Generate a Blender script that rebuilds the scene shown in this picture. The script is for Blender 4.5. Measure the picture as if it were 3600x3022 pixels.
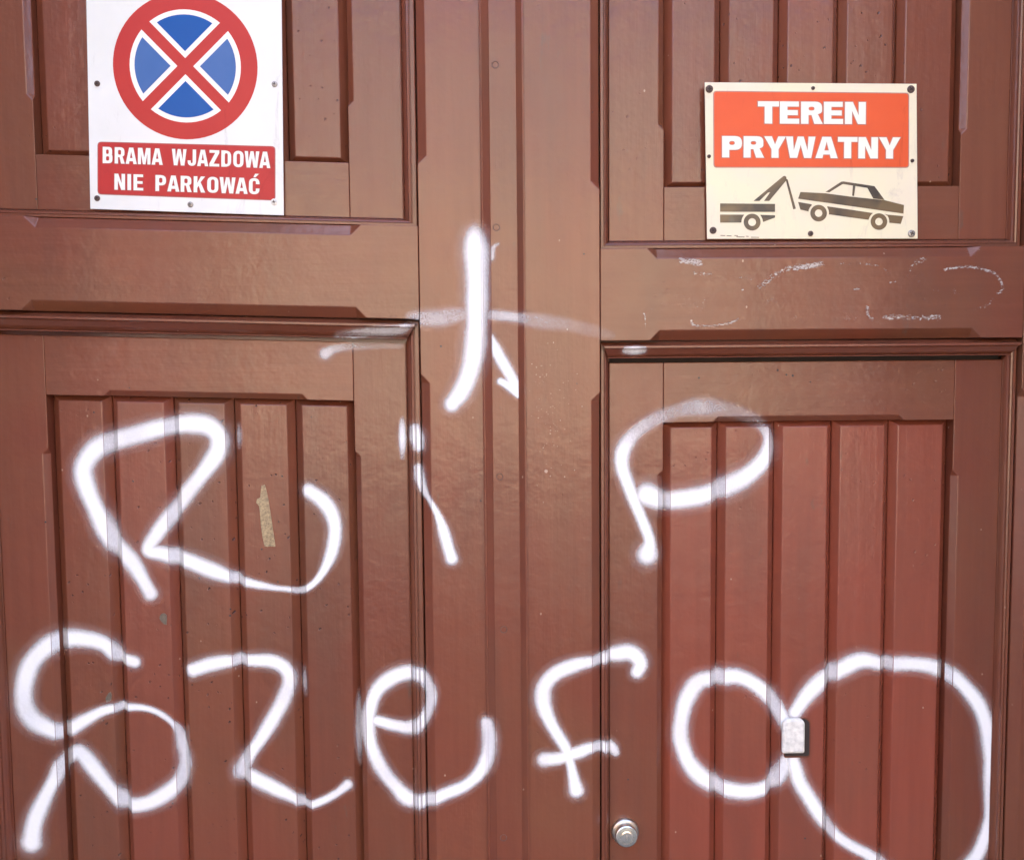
import bpy, bmesh, math, random
import numpy as np
from mathutils import Matrix, Vector

random.seed(7); np.random.seed(7)
for o in list(bpy.data.objects): bpy.data.objects.remove(o, do_unlink=True)
scene = bpy.context.scene
COL = scene.collection

# ------------------------------------------------------------------ camera
FPX, CXP, CYP = 3300.0, 1800.0, 1511.0           # lens in pixels of the 3600 x 3022 photograph
PITCH, YAW, ROLL = math.radians(4.0606), math.radians(1.4825), math.radians(-0.5067)
DIST, CAMZ = 1.39, 1.74
SHEAR = 0.0301                                    # the left leaf sags towards the middle
cp, sp, cyw, syw = math.cos(PITCH), math.sin(PITCH), math.cos(YAW), math.sin(YAW)
F = np.array([syw*cp, cyw*cp, -sp]); R0 = np.array([cyw, -syw, 0.0]); U0 = np.cross(R0, F)
cr, sr = math.cos(ROLL), math.sin(ROLL)
RT = cr*R0 + sr*U0; UP = -sr*R0 + cr*U0
cam_d = bpy.data.cameras.new('camera'); cam = bpy.data.objects.new('camera', cam_d); COL.objects.link(cam)
cam.matrix_world = Matrix(((RT[0], UP[0], -F[0], 0), (RT[1], UP[1], -F[1], -DIST), (RT[2], UP[2], -F[2], CAMZ), (0, 0, 0, 1)))
cam_d.sensor_fit = 'HORIZONTAL'; cam_d.sensor_width = 36.0; cam_d.lens = 36.0*FPX/3600.0
cam_d.clip_start = 0.05; cam_d.clip_end = 300
scene.camera = cam
scene.render.resolution_x = 1024; scene.render.resolution_y = 859

# ------------------------------------------------------------------ light: the gate stands in the shade of its own house, the street opposite is sunlit
world = bpy.data.worlds.new('World'); scene.world = world; world.use_nodes = True
wn = world.node_tree; bg = wn.nodes['Background']
sky = wn.nodes.new('ShaderNodeTexSky'); sky.sky_type = 'NISHITA'; sky.sun_disc = False
SUN_EL, SUN_AZ = math.radians(48), math.radians(-14)
sky.sun_elevation = SUN_EL; sky.sun_rotation = SUN_AZ
sky.air_density = 0.88; sky.dust_density = 6.5; sky.ozone_density = 1.5
wn.links.new(sky.outputs[0], bg.inputs[0]); bg.inputs[1].default_value = 0.15
sun_d = bpy.data.lights.new('sun', 'SUN'); sun_d.energy = 2.2; sun_d.angle = math.radians(0.5); sun_d.color = (1.0, 0.98, 0.95)
sun = bpy.data.objects.new('sun', sun_d); COL.objects.link(sun)
sdir = Vector((math.sin(SUN_AZ)*math.cos(SUN_EL), math.cos(SUN_AZ)*math.cos(SUN_EL), math.sin(SUN_EL)))
sun.rotation_euler = sdir.to_track_quat('Z', 'Y').to_euler(); sun.location = (0, -8, 9)
scene.view_settings.view_transform = 'Standard'; scene.view_settings.look = 'None'
scene.view_settings.gamma = 1.0; scene.view_settings.use_curve_mapping = False
scene.view_settings.exposure = 3.4
try: scene.cycles.transparent_max_bounces = 24
except Exception: pass

# ------------------------------------------------------------------ measuring helpers
def at(px, py, Y=0.0):
    """point of the photograph's pixel (px,py) on the upright plane at depth Y"""
    d = RT*(px-CXP)/FPX + UP*(CYP-py)/FPX + F
    t = (Y+DIST)/d[1]
    return d[0]*t, d[2]*t+CAMZ
def vx(Y, *pts): return sum(at(p[0], p[1], Y)[0] for p in pts)/len(pts)
def hz(Y, left, *pts):
    s = 0
    for p in pts:
        x, z = at(p[0], p[1], Y); s += z + (SHEAR*x if left else 0)
    return s/len(pts)

# ------------------------------------------------------------------ materials
def new_mat(name):
    m = bpy.data.materials.new(name); m.use_nodes = True
    nt = m.node_tree; b = nt.nodes['Principled BSDF']
    return m, nt, b
def N(nt, t, **kw):
    n = nt.nodes.new(t)
    for k, v in kw.items(): setattr(n, k, v)
    return n
def ramp(nt, src, a, b, ca=(0,0,0,1), cb=(1,1,1,1)):
    r = N(nt, 'ShaderNodeValToRGB'); r.color_ramp.elements[0].position = a; r.color_ramp.elements[1].position = b
    r.color_ramp.elements[0].color = ca; r.color_ramp.elements[1].color = cb
    nt.links.new(src, r.inputs[0]); return r.outputs[0]
def noise(nt, vec, scale, detail=4, rough=0.55, dist=0.0):
    n = N(nt, 'ShaderNodeTexNoise'); n.inputs['Scale'].default_value = scale; n.inputs['Detail'].default_value = detail
    n.inputs['Roughness'].default_value = rough; n.inputs['Distortion'].default_value = dist
    nt.links.new(vec, n.inputs['Vector']); return n.outputs['Fac']
def mapping(nt, vec, sc, loc=(0,0,0)):
    mp = N(nt, 'ShaderNodeMapping'); mp.inputs['Scale'].default_value = sc; mp.inputs['Location'].default_value = loc
    nt.links.new(vec, mp.inputs['Vector']); return mp.outputs[0]
def math_n(nt, op, a, b=None, c=None, clamp=False):
    n = N(nt, 'ShaderNodeMath', operation=op); n.use_clamp = clamp
    for i, v in enumerate((a, b, c)):
        if v is None: continue
        if isinstance(v, (int, float)): n.inputs[i].default_value = v
        else: nt.links.new(v, n.inputs[i])
    return n.outputs[0]
def mix(nt, fac, a, b, mode='MIX'):
    n = N(nt, 'ShaderNodeMix', data_type='RGBA', blend_type=mode)
    for s, v in ((0, fac), (6, a), (7, b)):
        if isinstance(v, (int, float)): n.inputs[s].default_value = v
        elif isinstance(v, tuple): n.inputs[s].default_value = v if len(v) == 4 else v+(1,)
        else: nt.links.new(v, n.inputs[s])
    return n.outputs[2]

def paint_mat(name, ca, cb, direction, pits=0.0, rough=0.17):
    m, nt, b = new_mat(name)
    tc = N(nt, 'ShaderNodeTexCoord'); oi = N(nt, 'ShaderNodeObjectInfo')
    va = N(nt, 'ShaderNodeVectorMath', operation='ADD'); sc = N(nt, 'ShaderNodeVectorMath', operation='SCALE')
    cx = N(nt, 'ShaderNodeCombineXYZ'); nt.links.new(oi.outputs['Random'], cx.inputs[0]); nt.links.new(oi.outputs['Random'], cx.inputs[2])
    nt.links.new(cx.outputs[0], sc.inputs[0]); sc.inputs['Scale'].default_value = 37.0
    nt.links.new(tc.outputs['Object'], va.inputs[0]); nt.links.new(sc.outputs[0], va.inputs[1])
    v = va.outputs[0]
    st = mapping(nt, v, (1, 1, .05) if direction == 'v' else (.05, 1, 1))
    st2 = mapping(nt, v, (1, 1, .16) if direction == 'v' else (.16, 1, 1))
    big = noise(nt, v, 3.2, 2, .6, .3)
    streak = noise(nt, st, 60, 3, .6)
    fine = noise(nt, st2, 330, 1, .6)
    lump = noise(nt, v, 34, 2, .6)
    peel = noise(nt, v, 210, 0, .5)
    col = mix(nt, ramp(nt, big, .36, .66), ca, cb)
    sv = ramp(nt, streak, .3, .75, (.93,.93,.93,1), (1.05,1.04,1.03,1))
    col = mix(nt, 1.0, col, sv, 'MULTIPLY')
    rv = ramp(nt, oi.outputs['Random'], 0, 1, (.93,.93,.93,1), (1.07,1.06,1.05,1))
    col = mix(nt, 1.0, col, rv, 'MULTIPLY')
    stain = noise(nt, mapping(nt, v, (1, 1, .22), (2, 7, 1)), 9, 3, .65)
    col = mix(nt, ramp(nt, stain, .5, .72, (0,0,0,1), (.34,.34,.34,1)), col, (.10,.052,.034,1))
    # dirt caught in scuffs
    scuff = noise(nt, mapping(nt, v, (1, 1, .35)), 22, 4, .72)
    col = mix(nt, ramp(nt, scuff, .66, .80), col, (.11,.066,.045,1))
    # pits where the filler has fallen out
    vo = N(nt, 'ShaderNodeTexVoronoi', feature='F1'); vo.inputs['Scale'].default_value = 62; vo.inputs['Randomness'].default_value = 1
    nt.links.new(mix(nt, .012, v, noise(nt, v, 120)), vo.inputs['Vector'])
    pm = ramp(nt, vo.outputs['Distance'], .05, .13, (1,1,1,1), (0,0,0,1))
    zone = ramp(nt, big, .56-.12*pits, .66-.12*pits)
    pit = math_n(nt, 'MULTIPLY', pm, zone)
    pit = math_n(nt, 'MULTIPLY', pit, 0.35+.65*pits)
    col = mix(nt, pit, col, (.04,.022,.018,1))
    # pale flecks where the top coat is chipped
    vo2 = N(nt, 'ShaderNodeTexVoronoi', feature='F1'); vo2.inputs['Scale'].default_value = 48
    nt.links.new(mapping(nt, v, (1, 1, .7), (5, 3, 9)), vo2.inputs['Vector'])
    fm = ramp(nt, vo2.outputs['Distance'], .045, .075, (1,1,1,1), (0,0,0,1))
    fz = ramp(nt, lump, .60, .64)
    col = mix(nt, math_n(nt, 'MULTIPLY', fm, fz), col, (.36,.22,.15,1))
    nt.links.new(col, b.inputs['Base Color'])
    rr = math_n(nt, 'MULTIPLY_ADD', lump, .22, rough-.09); nt.links.new(rr, b.inputs['Roughness'])
    b.inputs['Specular IOR Level'].default_value = .5
    h = math_n(nt, 'MULTIPLY', streak, .5)
    h = math_n(nt, 'MULTIPLY_ADD', fine, .07, h)
    h = math_n(nt, 'MULTIPLY_ADD', lump, .8, h)
    h = math_n(nt, 'MULTIPLY_ADD', peel, .12, h)
    wr = N(nt, 'ShaderNodeTexNoise'); wr.noise_type = 'RIDGED_MULTIFRACTAL'; wr.inputs['Scale'].default_value = 40; wr.inputs['Detail'].default_value = 2
    nt.links.new(v, wr.inputs['Vector'])
    wz = ramp(nt, big, .52, .64)
    h = math_n(nt, 'MULTIPLY_ADD', math_n(nt, 'MULTIPLY', wr.outputs['Fac'], wz), .05, h)
    h = math_n(nt, 'MULTIPLY_ADD', pit, -1.3, h)
    bp = N(nt, 'ShaderNodeBump'); bp.inputs['Strength'].default_value = .5; bp.inputs['Distance'].default_value = .0016
    nt.links.new(h, bp.inputs['Height']); nt.links.new(bp.outputs[0], b.inputs['Normal'])
    return m
BROWN_A, BROWN_B = (.176,.050,.027,1), (.176,.064,.032,1)
RED_A, RED_B = (.256,.062,.035,1), (.232,.066,.037,1)
M = {}
M['v'] = paint_mat('brown_oil_paint_vertical', BROWN_A, BROWN_B, 'v')
M['h'] = paint_mat('brown_oil_paint_horizontal', BROWN_A, BROWN_B, 'h')
M['plank_brown'] = paint_mat('brown_oil_paint_pitted', (.186,.053,.029,1), (.172,.060,.031,1), 'v', 1.0)
M['plank_red'] = paint_mat('red_oil_paint', RED_A, RED_B, 'v', .25)
M['plank_mid'] = paint_mat('reddish_brown_oil_paint', (.212,.054,.031,1), (.196,.058,.033,1), 'v', .7)
M['mould'] = paint_mat('brown_oil_paint_moulding', (.160,.047,.026,1), (.166,.057,.030,1), 'v')

def plain(name, col, rough=.45, metal=0.0, var=.06, scale=30, bump=0.0, spec=.5):
    m, nt, b = new_mat(name)
    tc = N(nt, 'ShaderNodeTexCoord')
    n = noise(nt, tc.outputs['Object'], scale, 5, .6)
    lo = tuple(max(0, c*(1-var)) for c in col)+(1,); hi = tuple(min(1, c*(1+var)) for c in col)+(1,)
    nt.links.new(ramp(nt, n, .3, .7, lo, hi), b.inputs['Base Color'])
    b.inputs['Roughness'].default_value = rough; b.inputs['Metallic'].default_value = metal
    b.inputs['Specular IOR Level'].default_value = spec
    if bump:
        bp = N(nt, 'ShaderNodeBump'); bp.inputs['Strength'].default_value = .5; bp.inputs['Distance'].default_value = bump
        nt.links.new(noise(nt, tc.outputs['Object'], scale*6, 4), bp.inputs['Height']); nt.links.new(bp.outputs[0], b.inputs['Normal'])
    return m
def sign_mat(name, col, dirt, rough=.32):
    m, nt, b = new_mat(name); tc = N(nt, 'ShaderNodeTexCoord'); v = tc.outputs['Object']
    c = mix(nt, ramp(nt, noise(nt, v, 6, 4, .6, .5), .4, .75), col, dirt)
    sm = noise(nt, mapping(nt, v, (1, 1, .3)), 26, 8, .75, 1.5)
    c = mix(nt, ramp(nt, sm, .57, .80), c, tuple(x*.74 for x in dirt[:3])+(1,))
    nt.links.new(c, b.inputs['Base Color']); b.inputs['Roughness'].default_value = rough; b.inputs['Specular IOR Level'].default_value = .22
    bp = N(nt, 'ShaderNodeBump'); bp.inputs['Strength'].default_value = .25; bp.inputs['Distance'].default_value = .002
    nt.links.new(noise(nt, v, 11, 2), bp.inputs['Height']); nt.links.new(bp.outputs[0], b.inputs['Normal'])
    return m
M['sign_white'] = sign_mat('white_sign_enamel', (.76,.77,.74,1), (.69,.70,.65,1))
M['sign_cream'] = sign_mat('cream_sign_plastic', (.78,.72,.50,1), (.77,.67,.55,1))
M['letter_white'] = sign_mat('white_print', (.84,.82,.76,1), (.80,.77,.72,1))
M['letter_cream'] = sign_mat('cream_print', (.84,.82,.70,1), (.82,.76,.70,1))
M['ring_red'] = sign_mat('red_print', (.47,.036,.030,1), (.44,.028,.027,1))
M['panel_red'] = sign_mat('deep_red_print', (.46,.032,.031,1), (.40,.022,.024,1))
M['blue'] = sign_mat('blue_print', (.002,.082,.33,1), (.004,.095,.35,1))
M['blue_pale'] = sign_mat('faded_blue_print', (.045,.13,.35,1), (.07,.15,.37,1))
M['orange'] = sign_mat('orange_red_print', (.70,.105,.034,1), (.66,.088,.030,1))
M['outline'] = plain('grey_brown_print', (.42,.20,.15), .4)
M['outline_red'] = plain('dull_red_print', (.36,.075,.065), .4)
def pictogram_mat():
    m, nt, b = new_mat('faded_black_print'); tc = N(nt, 'ShaderNodeTexCoord')
    n = noise(nt, tc.outputs['Object'], 14, 3, .5, .4)
    c = mix(nt, ramp(nt, n, .40, .58), (.028,.025,.021,1), (.14,.092,.040,1))
    n2 = noise(nt, mapping(nt, tc.outputs['Object'], (1, 1, 1), (3, 1, 5)), 18, 3, .5)
    c = mix(nt, ramp(nt, n2, .62, .74), c, (.11,.12,.095,1))
    nt.links.new(c, b.inputs['Base Color']); b.inputs['Roughness'].default_value = .3
    return m
M['picto'] = pictogram_mat()
M['steel'] = plain('dull_steel', (.34,.32,.30), .42, .9, .2, 300)
M['rusty'] = plain('rusty_steel', (.10,.065,.055), .6, .4, .35, 400, .0004)
M['rusty_paint'] = plain('paint_over_rusty_screw', (.10,.04,.027), .45, 0, .4, 500, .0006)
M['dark_hole'] = plain('dark_holes_gap_shade', (.03,.02,.016), .8)  # near-black for holes and slots, and for shade painted into gaps
M['brass'] = plain('worn_nickel', (.82,.79,.70), .22, 1.0, .10, 160, .0002)
M['brass_dark'] = plain('tarnished_nickel', (.55,.51,.45), .3, 1.0, .2, 120, .0002)
M['tape'] = plain('dirty_masking_tape', (.36,.27,.15), .7, 0, .5, 300, .001)
M['chip'] = plain('bare_grey_primer', (.13,.105,.075), .7, 0, .3, 200, .001)
M['cap_white'] = plain('oversprayed_white_metal', (.74,.73,.68), .4, 0, .2, 120, .0008)
M['plaster'] = plain('weathered_plaster', (.44,.43,.41), .8, 0, .12, 6, .004)
M['stone'] = plain('pavement_slab', (.11,.107,.10), .8, 0, .15, 20, .002)
M['setts'] = plain('granite_setts', (.08,.077,.07), .85, 0, .2, 14, .01)
M['house'] = plain('ochre_render', (.43,.35,.25), .85, 0, .12, 2, .003)
M['roof'] = plain('clay_tile', (.20,.08,.05), .8, 0, .2, 8, .01)
M['glass'] = plain('window_glass', (.02,.025,.03), .05, 0, .1)
M['frame_white'] = plain('white_window_paint', (.7,.7,.68), .5)

def spray_mat():
    m, nt, b = new_mat('white_spray_paint')
    at_ = N(nt, 'ShaderNodeAttribute', attribute_name='spray'); tc = N(nt, 'ShaderNodeTexCoord')
    s = at_.outputs['Fac']
    n = noise(nt, tc.outputs['Object'], 620, 2, .7); n2 = noise(nt, tc.outputs['Object'], 90, 4, .65)
    edge = math_n(nt, 'MULTIPLY', s, math_n(nt, 'SUBTRACT', 1.0, s))
    a = math_n(nt, 'MULTIPLY_ADD', math_n(nt, 'SUBTRACT', n, .5), math_n(nt, 'MULTIPLY', edge, 3.0), s)
    a = math_n(nt, 'MULTIPLY_ADD', math_n(nt, 'SUBTRACT', n2, .5), math_n(nt, 'MULTIPLY', edge, .9), a, clamp=True)
    tr = N(nt, 'ShaderNodeBsdfTransparent'); mx = N(nt, 'ShaderNodeMixShader')
    b.inputs['Base Color'].default_value = (.88,.90,.92,1); b.inputs['Roughness'].default_value = .4
    bp = N(nt, 'ShaderNodeBump'); bp.inputs['Strength'].default_value = .35; bp.inputs['Distance'].default_value = .0012
    nt.links.new(n2, bp.inputs['Height']); nt.links.new(bp.outputs[0], b.inputs['Normal'])
    nt.links.new(a, mx.inputs[0]); nt.links.new(tr.outputs[0], mx.inputs[1]); nt.links.new(b.outputs[0], mx.inputs[2])
    nt.links.new(mx.outputs[0], nt.nodes['Material Output'].inputs[0])
    return m
def chalk_mat():
    m, nt, b = new_mat('rubbed_white_chalk')
    at_ = N(nt, 'ShaderNodeAttribute', attribute_name='spray'); tc = N(nt, 'ShaderNodeTexCoord')
    n = noise(nt, mapping(nt, tc.outputs['Object'], (.5, 1, 1)), 330, 4, .8, .6)
    a = math_n(nt, 'ADD', n, math_n(nt, 'MULTIPLY_ADD', at_.outputs['Fac'], .31, -.36))
    a = ramp(nt, a, .36, .46)
    tr = N(nt, 'ShaderNodeBsdfTransparent'); mx = N(nt, 'ShaderNodeMixShader')
    b.inputs['Base Color'].default_value = (.66,.60,.54,1); b.inputs['Roughness'].default_value = .8
    nt.links.new(math_n(nt, 'MULTIPLY', a, .62), mx.inputs[0]); nt.links.new(tr.outputs[0], mx.inputs[1]); nt.links.new(b.outputs[0], mx.inputs[2])
    nt.links.new(mx.outputs[0], nt.nodes['Material Output'].inputs[0])
    return m
M['spray'] = spray_mat(); M['chalk'] = chalk_mat()

# ------------------------------------------------------------------ object helpers
def tag(o, label=None, cat=None, group=None, kind=None):
    if label: o['label'] = label
    if cat: o['category'] = cat
    if group: o['group'] = group
    if kind: o['kind'] = kind
    return o
def empty(name, loc):
    o = bpy.data.objects.new(name, None); o.location = loc; o.empty_display_size = .1; COL.objects.link(o); return o
def mesh_obj(name, verts, faces, mat, parent=None, origin=(0,0,0), bevel=0.0, smooth=False):
    """verts are given in world space; origin = world position of the object's parent (or of itself)"""
    me = bpy.data.meshes.new(name)
    ox, oy, oz = origin
    me.from_pydata([(a-ox, b-oy, c-oz) for a, b, c in verts], [], faces)
    bm = bmesh.new(); bm.from_mesh(me); bmesh.ops.recalc_face_normals(bm, faces=bm.faces); bm.to_mesh(me); bm.free()
    me.materials.append(mat)
    o = bpy.data.objects.new(name, me); COL.objects.link(o)
    if parent: o.parent = parent
    else: o.location = origin
    if bevel:
        b = o.modifiers.new('edge', 'BEVEL'); b.width = bevel; b.segments = 2; b.limit_method = 'ANGLE'; b.angle_limit = math.radians(25); b.use_clamp_overlap = True
    if smooth:
        for p in me.polygons: p.use_smooth = True
    return o
def box_vf(x0, x1, y0, y1, z0, z1):
    v = [(x, y, z) for x in (x0, x1) for y in (y0, y1) for z in (z0, z1)]
    return v, [(0,1,3,2), (4,6,7,5), (0,4,5,1), (2,3,7,6), (0,2,6,4), (1,5,7,3)]

REG = []                                           # every front face of the gate, for the paint sprayed across it
class Builder:
    def __init__(self, parent, origin, sheared): self.parent, self.origin, self.sh = parent, origin, sheared
    def T(self, p):
        return (p[0], p[1], p[2]-SHEAR*p[0]) if self.sh else tuple(p)
    def make(self, name, verts, faces, mat, bevel=.0010, reg=True, tagname=None):
        verts = [self.T(p) for p in verts]
        if reg:
            for f in faces: REG.append((np.array([verts[i] for i in f], dtype=float), tagname or name))
        return mesh_obj(name, verts, faces, mat, self.parent, self.origin, bevel)
    def member(self, name, axis, u0, u1, v0, v1, Y, D, mat, low=(), high=(), c=.012, d=.010):
        """a board running along axis ('z' stile, 'x' rail) with stopped chamfers on its low / high edge"""
        V, Fc = [], []
        def P(u, v, y):
            V.append((v, y, u) if axis == 'z' else (u, y, v)); return len(V)-1
        def edge(vv, sgn, chs):
            path = [P(u0, vv, Y)]; wall = [path[0]]
            for ua, ub in chs:
                a = P(ua, vv, Y); b = P(ua+c, vv+sgn*c, Y); e = P(ub-c, vv+sgn*c, Y); f = P(ub, vv, Y)
                a2 = P(ua+c, vv, Y+d); f2 = P(ub-c, vv, Y+d)
                path += [a, b, e, f]; wall += [a, a2, f2, f]
                Fc.append((b, e, f2, a2)); Fc.append((a, b, a2)); Fc.append((e, f, f2))
            q = P(u1, vv, Y); path.append(q); wall.append(q)
            k0, k1 = P(u0, vv, D), P(u1, vv, D)
            Fc.append(tuple(wall+[k1, k0]))
            return path, k0, k1
        pl, l0, l1 = edge(v0, 1, low); ph, h0, h1 = edge(v1, -1, high)
        Fc.append(tuple(pl+ph[::-1])); Fc.append((pl[0], ph[0], h0, l0)); Fc.append((pl[-1], ph[-1], h1, l1)); Fc.append((l0, l1, h1, h0))
        return self.make(name, V, Fc, mat)
    def plank(self, x0, x1, z0, z1, Yf, Yg, bx0, bx1, bz, mat, D=.054):
        g = .0004
        x0 += g; x1 -= g
        V = [(x0,Yg,z0),(x1,Yg,z0),(x1,Yg,z1),(x0,Yg,z1),(x0+bx0,Yf,z0+bz),(x1-bx1,Yf,z0+bz),(x1-bx1,Yf,z1-bz),(x0+bx0,Yf,z1-bz),
             (x0,D,z0),(x1,D,z0),(x1,D,z1),(x0,D,z1)]
        Fc = [(4,5,6,7),(0,1,5,4),(1,2,6,5),(2,3,7,6),(3,0,4,7),(0,1,9,8),(1,2,10,9),(2,3,11,10),(3,0,8,11),(8,9,10,11)]
        return self.make('plank', V, Fc, mat, .0012)
    def moulding(self, side, X0, X1, Z0, Z1, ws, wb, wt, prof, mat):
        """one mitred length of the frame X0..X1 x Z0..Z1 (outer sizes); ws, wb, wt its widths at the sides, bottom, top"""
        V, Fc = [], []; n = len(prof)
        for t, y in prof:
            xa, xb, za, zb = X0+ws*t, X1-ws*t, Z0+wb*t, Z1-wt*t
            V += {'left': [(xa,y,za),(xa,y,zb)], 'right': [(xb,y,za),(xb,y,zb)], 'bottom': [(xa,y,za),(xb,y,za)], 'top': [(xa,y,zb),(xb,y,zb)]}[side]
        for i in range(n-1): Fc.append((2*i, 2*i+1, 2*i+3, 2*i+2))
        Fc.append(tuple(range(0, 2*n, 2))); Fc.append(tuple(range(1, 2*n, 2)))
        o = self.make('moulding', V, Fc, mat, .0004)
        return o

SIDE = [(0,.031),(0,.0130),(.06,.0115),(.30,.0115),(.33,.0133),(.37,.0133),(.40,.0118),(.56,.0126),(.60,.0158),(.72,.0178),(.84,.0210),(.92,.0248),(.94,.0228),(.98,.0232),(.985,.0278),(1,.0278),(1,.031)]
DRIP = [(0,.031),(0,.016),(.13,.0095),(.16,-.004),(.20,-.0065),(.29,-.0065),(.31,-.003),(.36,-.001),(.46,.0015),(.58,.0045),(.68,.0085),(.74,.0115),(.765,.009),(.82,.0095),(.83,.046),(.995,.046),(1,.0285),(1,.047)]
DRIP_GAP = DRIP[:10]+[(.66,.0085),(.70,.0110),(.715,.0085),(.765,.0090),(.775,.048),(.995,.048),(1,.0285),(1,.049)]
Yi, Yc, Yf, Yg = .026, .050, .0360, .0485          # sub-frame face, recess bottom, plank face, groove bottom

# ------------------------------------------------------------------ the ground, the street and the gateway around the gate
def quad_sheet(name, x0, x1, y0, y1, z, mat):
    o = mesh_obj(name, [(x0,y0,z),(x1,y0,z),(x1,y1,z),(x0,y1,z)], [(0,1,2,3)], mat); tag(o, kind='structure'); return o
quad_sheet('street', -60, 60, -60, 12, -.13, M['setts'])
v, f = box_vf(-30, 30, -3.0, 2, -.4, 0); tag(mesh_obj('pavement', v, f, M['stone'], bevel=.01), kind='structure')
GX0, GX1, GTOP = -.93, .94, 3.72
wall = empty('gateway_wall', (0, 0, 0)); tag(wall, 'pale plastered house wall framing the deep gateway around the brown gate', 'wall')
YW0, YW1 = -.85, 5.0                               # the gate closes a passage, added and walled off to keep sun out
for nm, (a, b, y0, y1, z0, z1) in (('pier', (-6, GX0, YW0, YW1, 0, 6.0)), ('pier', (GX1, 6, YW0, YW1, 0, 6.0)), ('lintel', (GX0, GX1, -.12, YW1, GTOP, 6.0)), ('rear_sun_block', (GX0, GX1, YW1-.4, YW1, 0, GTOP))):
    v, f = box_vf(a, b, y0, y1, z0, z1); mesh_obj(nm, v, f, M['plaster'], wall, bevel=.008 if nm != 'rear_sun_block' else 0)
M['brick'] = plain('dark_brick', (.17,.095,.07), .85, 0, .2, 9, .004)
M['upper'] = plain('grey_render', (.27,.275,.25), .85, 0, .12, 2, .003)
def unseen_house(x0, x1, mid, top, mat, mat2, label):  # unseen houses, shaped for reflections and side falloff on the gate
    org = ((x0+x1)/2, -17, -.13); h = empty('unseen_house', org); tag(h, label, 'house', 'unseen houses across the street')
    v, f = box_vf(x0, x1, -25, -17, -.13, mid); mesh_obj('wall', v, f, M[mat], h, org)
    v, f = box_vf(x0, x1, -25, -17.06, mid, top); mesh_obj('upper_storey', v, f, M[mat2], h, org)
    v = [(x0,-16.7,top),(x1,-16.7,top),(x1,-25.3,top),(x0,-25.3,top),(x0,-21,top+1.5),(x1,-21,top+1.5)]
    mesh_obj('roof', v, [(0,1,5,4),(2,3,4,5),(0,4,3),(1,2,5),(0,3,2,1)], M['roof'], h, org)
    n = max(2, int((x1-x0)/3))
    for k in range(n):
        xk = x0+(k+.5)*(x1-x0)/n
        for zb in (1.1, mid+1.0):
            v, f = box_vf(xk-.6, xk+.6, -17.02, -16.95, zb, zb+1.8); w = mesh_obj('window', v, f, M['frame_white'], h, org)
            for dx in (-.28, .28):
                v, f = box_vf(xk+dx-.23, xk+dx+.23, -16.94, -16.93, zb+.1, zb+1.7); mesh_obj('pane', v, f, M['glass'], w, org)
unseen_house(-4.6, 5.4, 5.0, 9.0, 'house', 'upper', 'unseen ochre and grey rendered house across the street, toned for reflections on the gate, between two added dark brick houses')
unseen_house(-22, -4.62, 5.2, 9.2, 'brick', 'brick', 'unseen dark brick house across the street, added to dim side reflections, left of the ochre house as seen from the gate')  # both brick neighbours are added to darken reflections towards the gate's sides
unseen_house(5.42, 23, 5.2, 9.2, 'brick', 'brick', 'unseen dark brick house across the street, added to dim side reflections, right of the ochre house as seen from the gate')

# ------------------------------------------------------------------ the two gate leaves
ZB, ZT = .045, 3.70
def planks(B, xs, z0, z1, mats, bl, edge_l, edge_r):
    n = len(xs)-1
    for i in range(n):
        B.plank(xs[i], xs[i+1], z0, z1, Yf+random.uniform(-.0006, .0006), Yg, edge_l if i == 0 else bl*random.uniform(.9, 1.1), edge_r if i == n-1 else bl*random.uniform(.9, 1.1), .0085, M[mats[i]])

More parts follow.
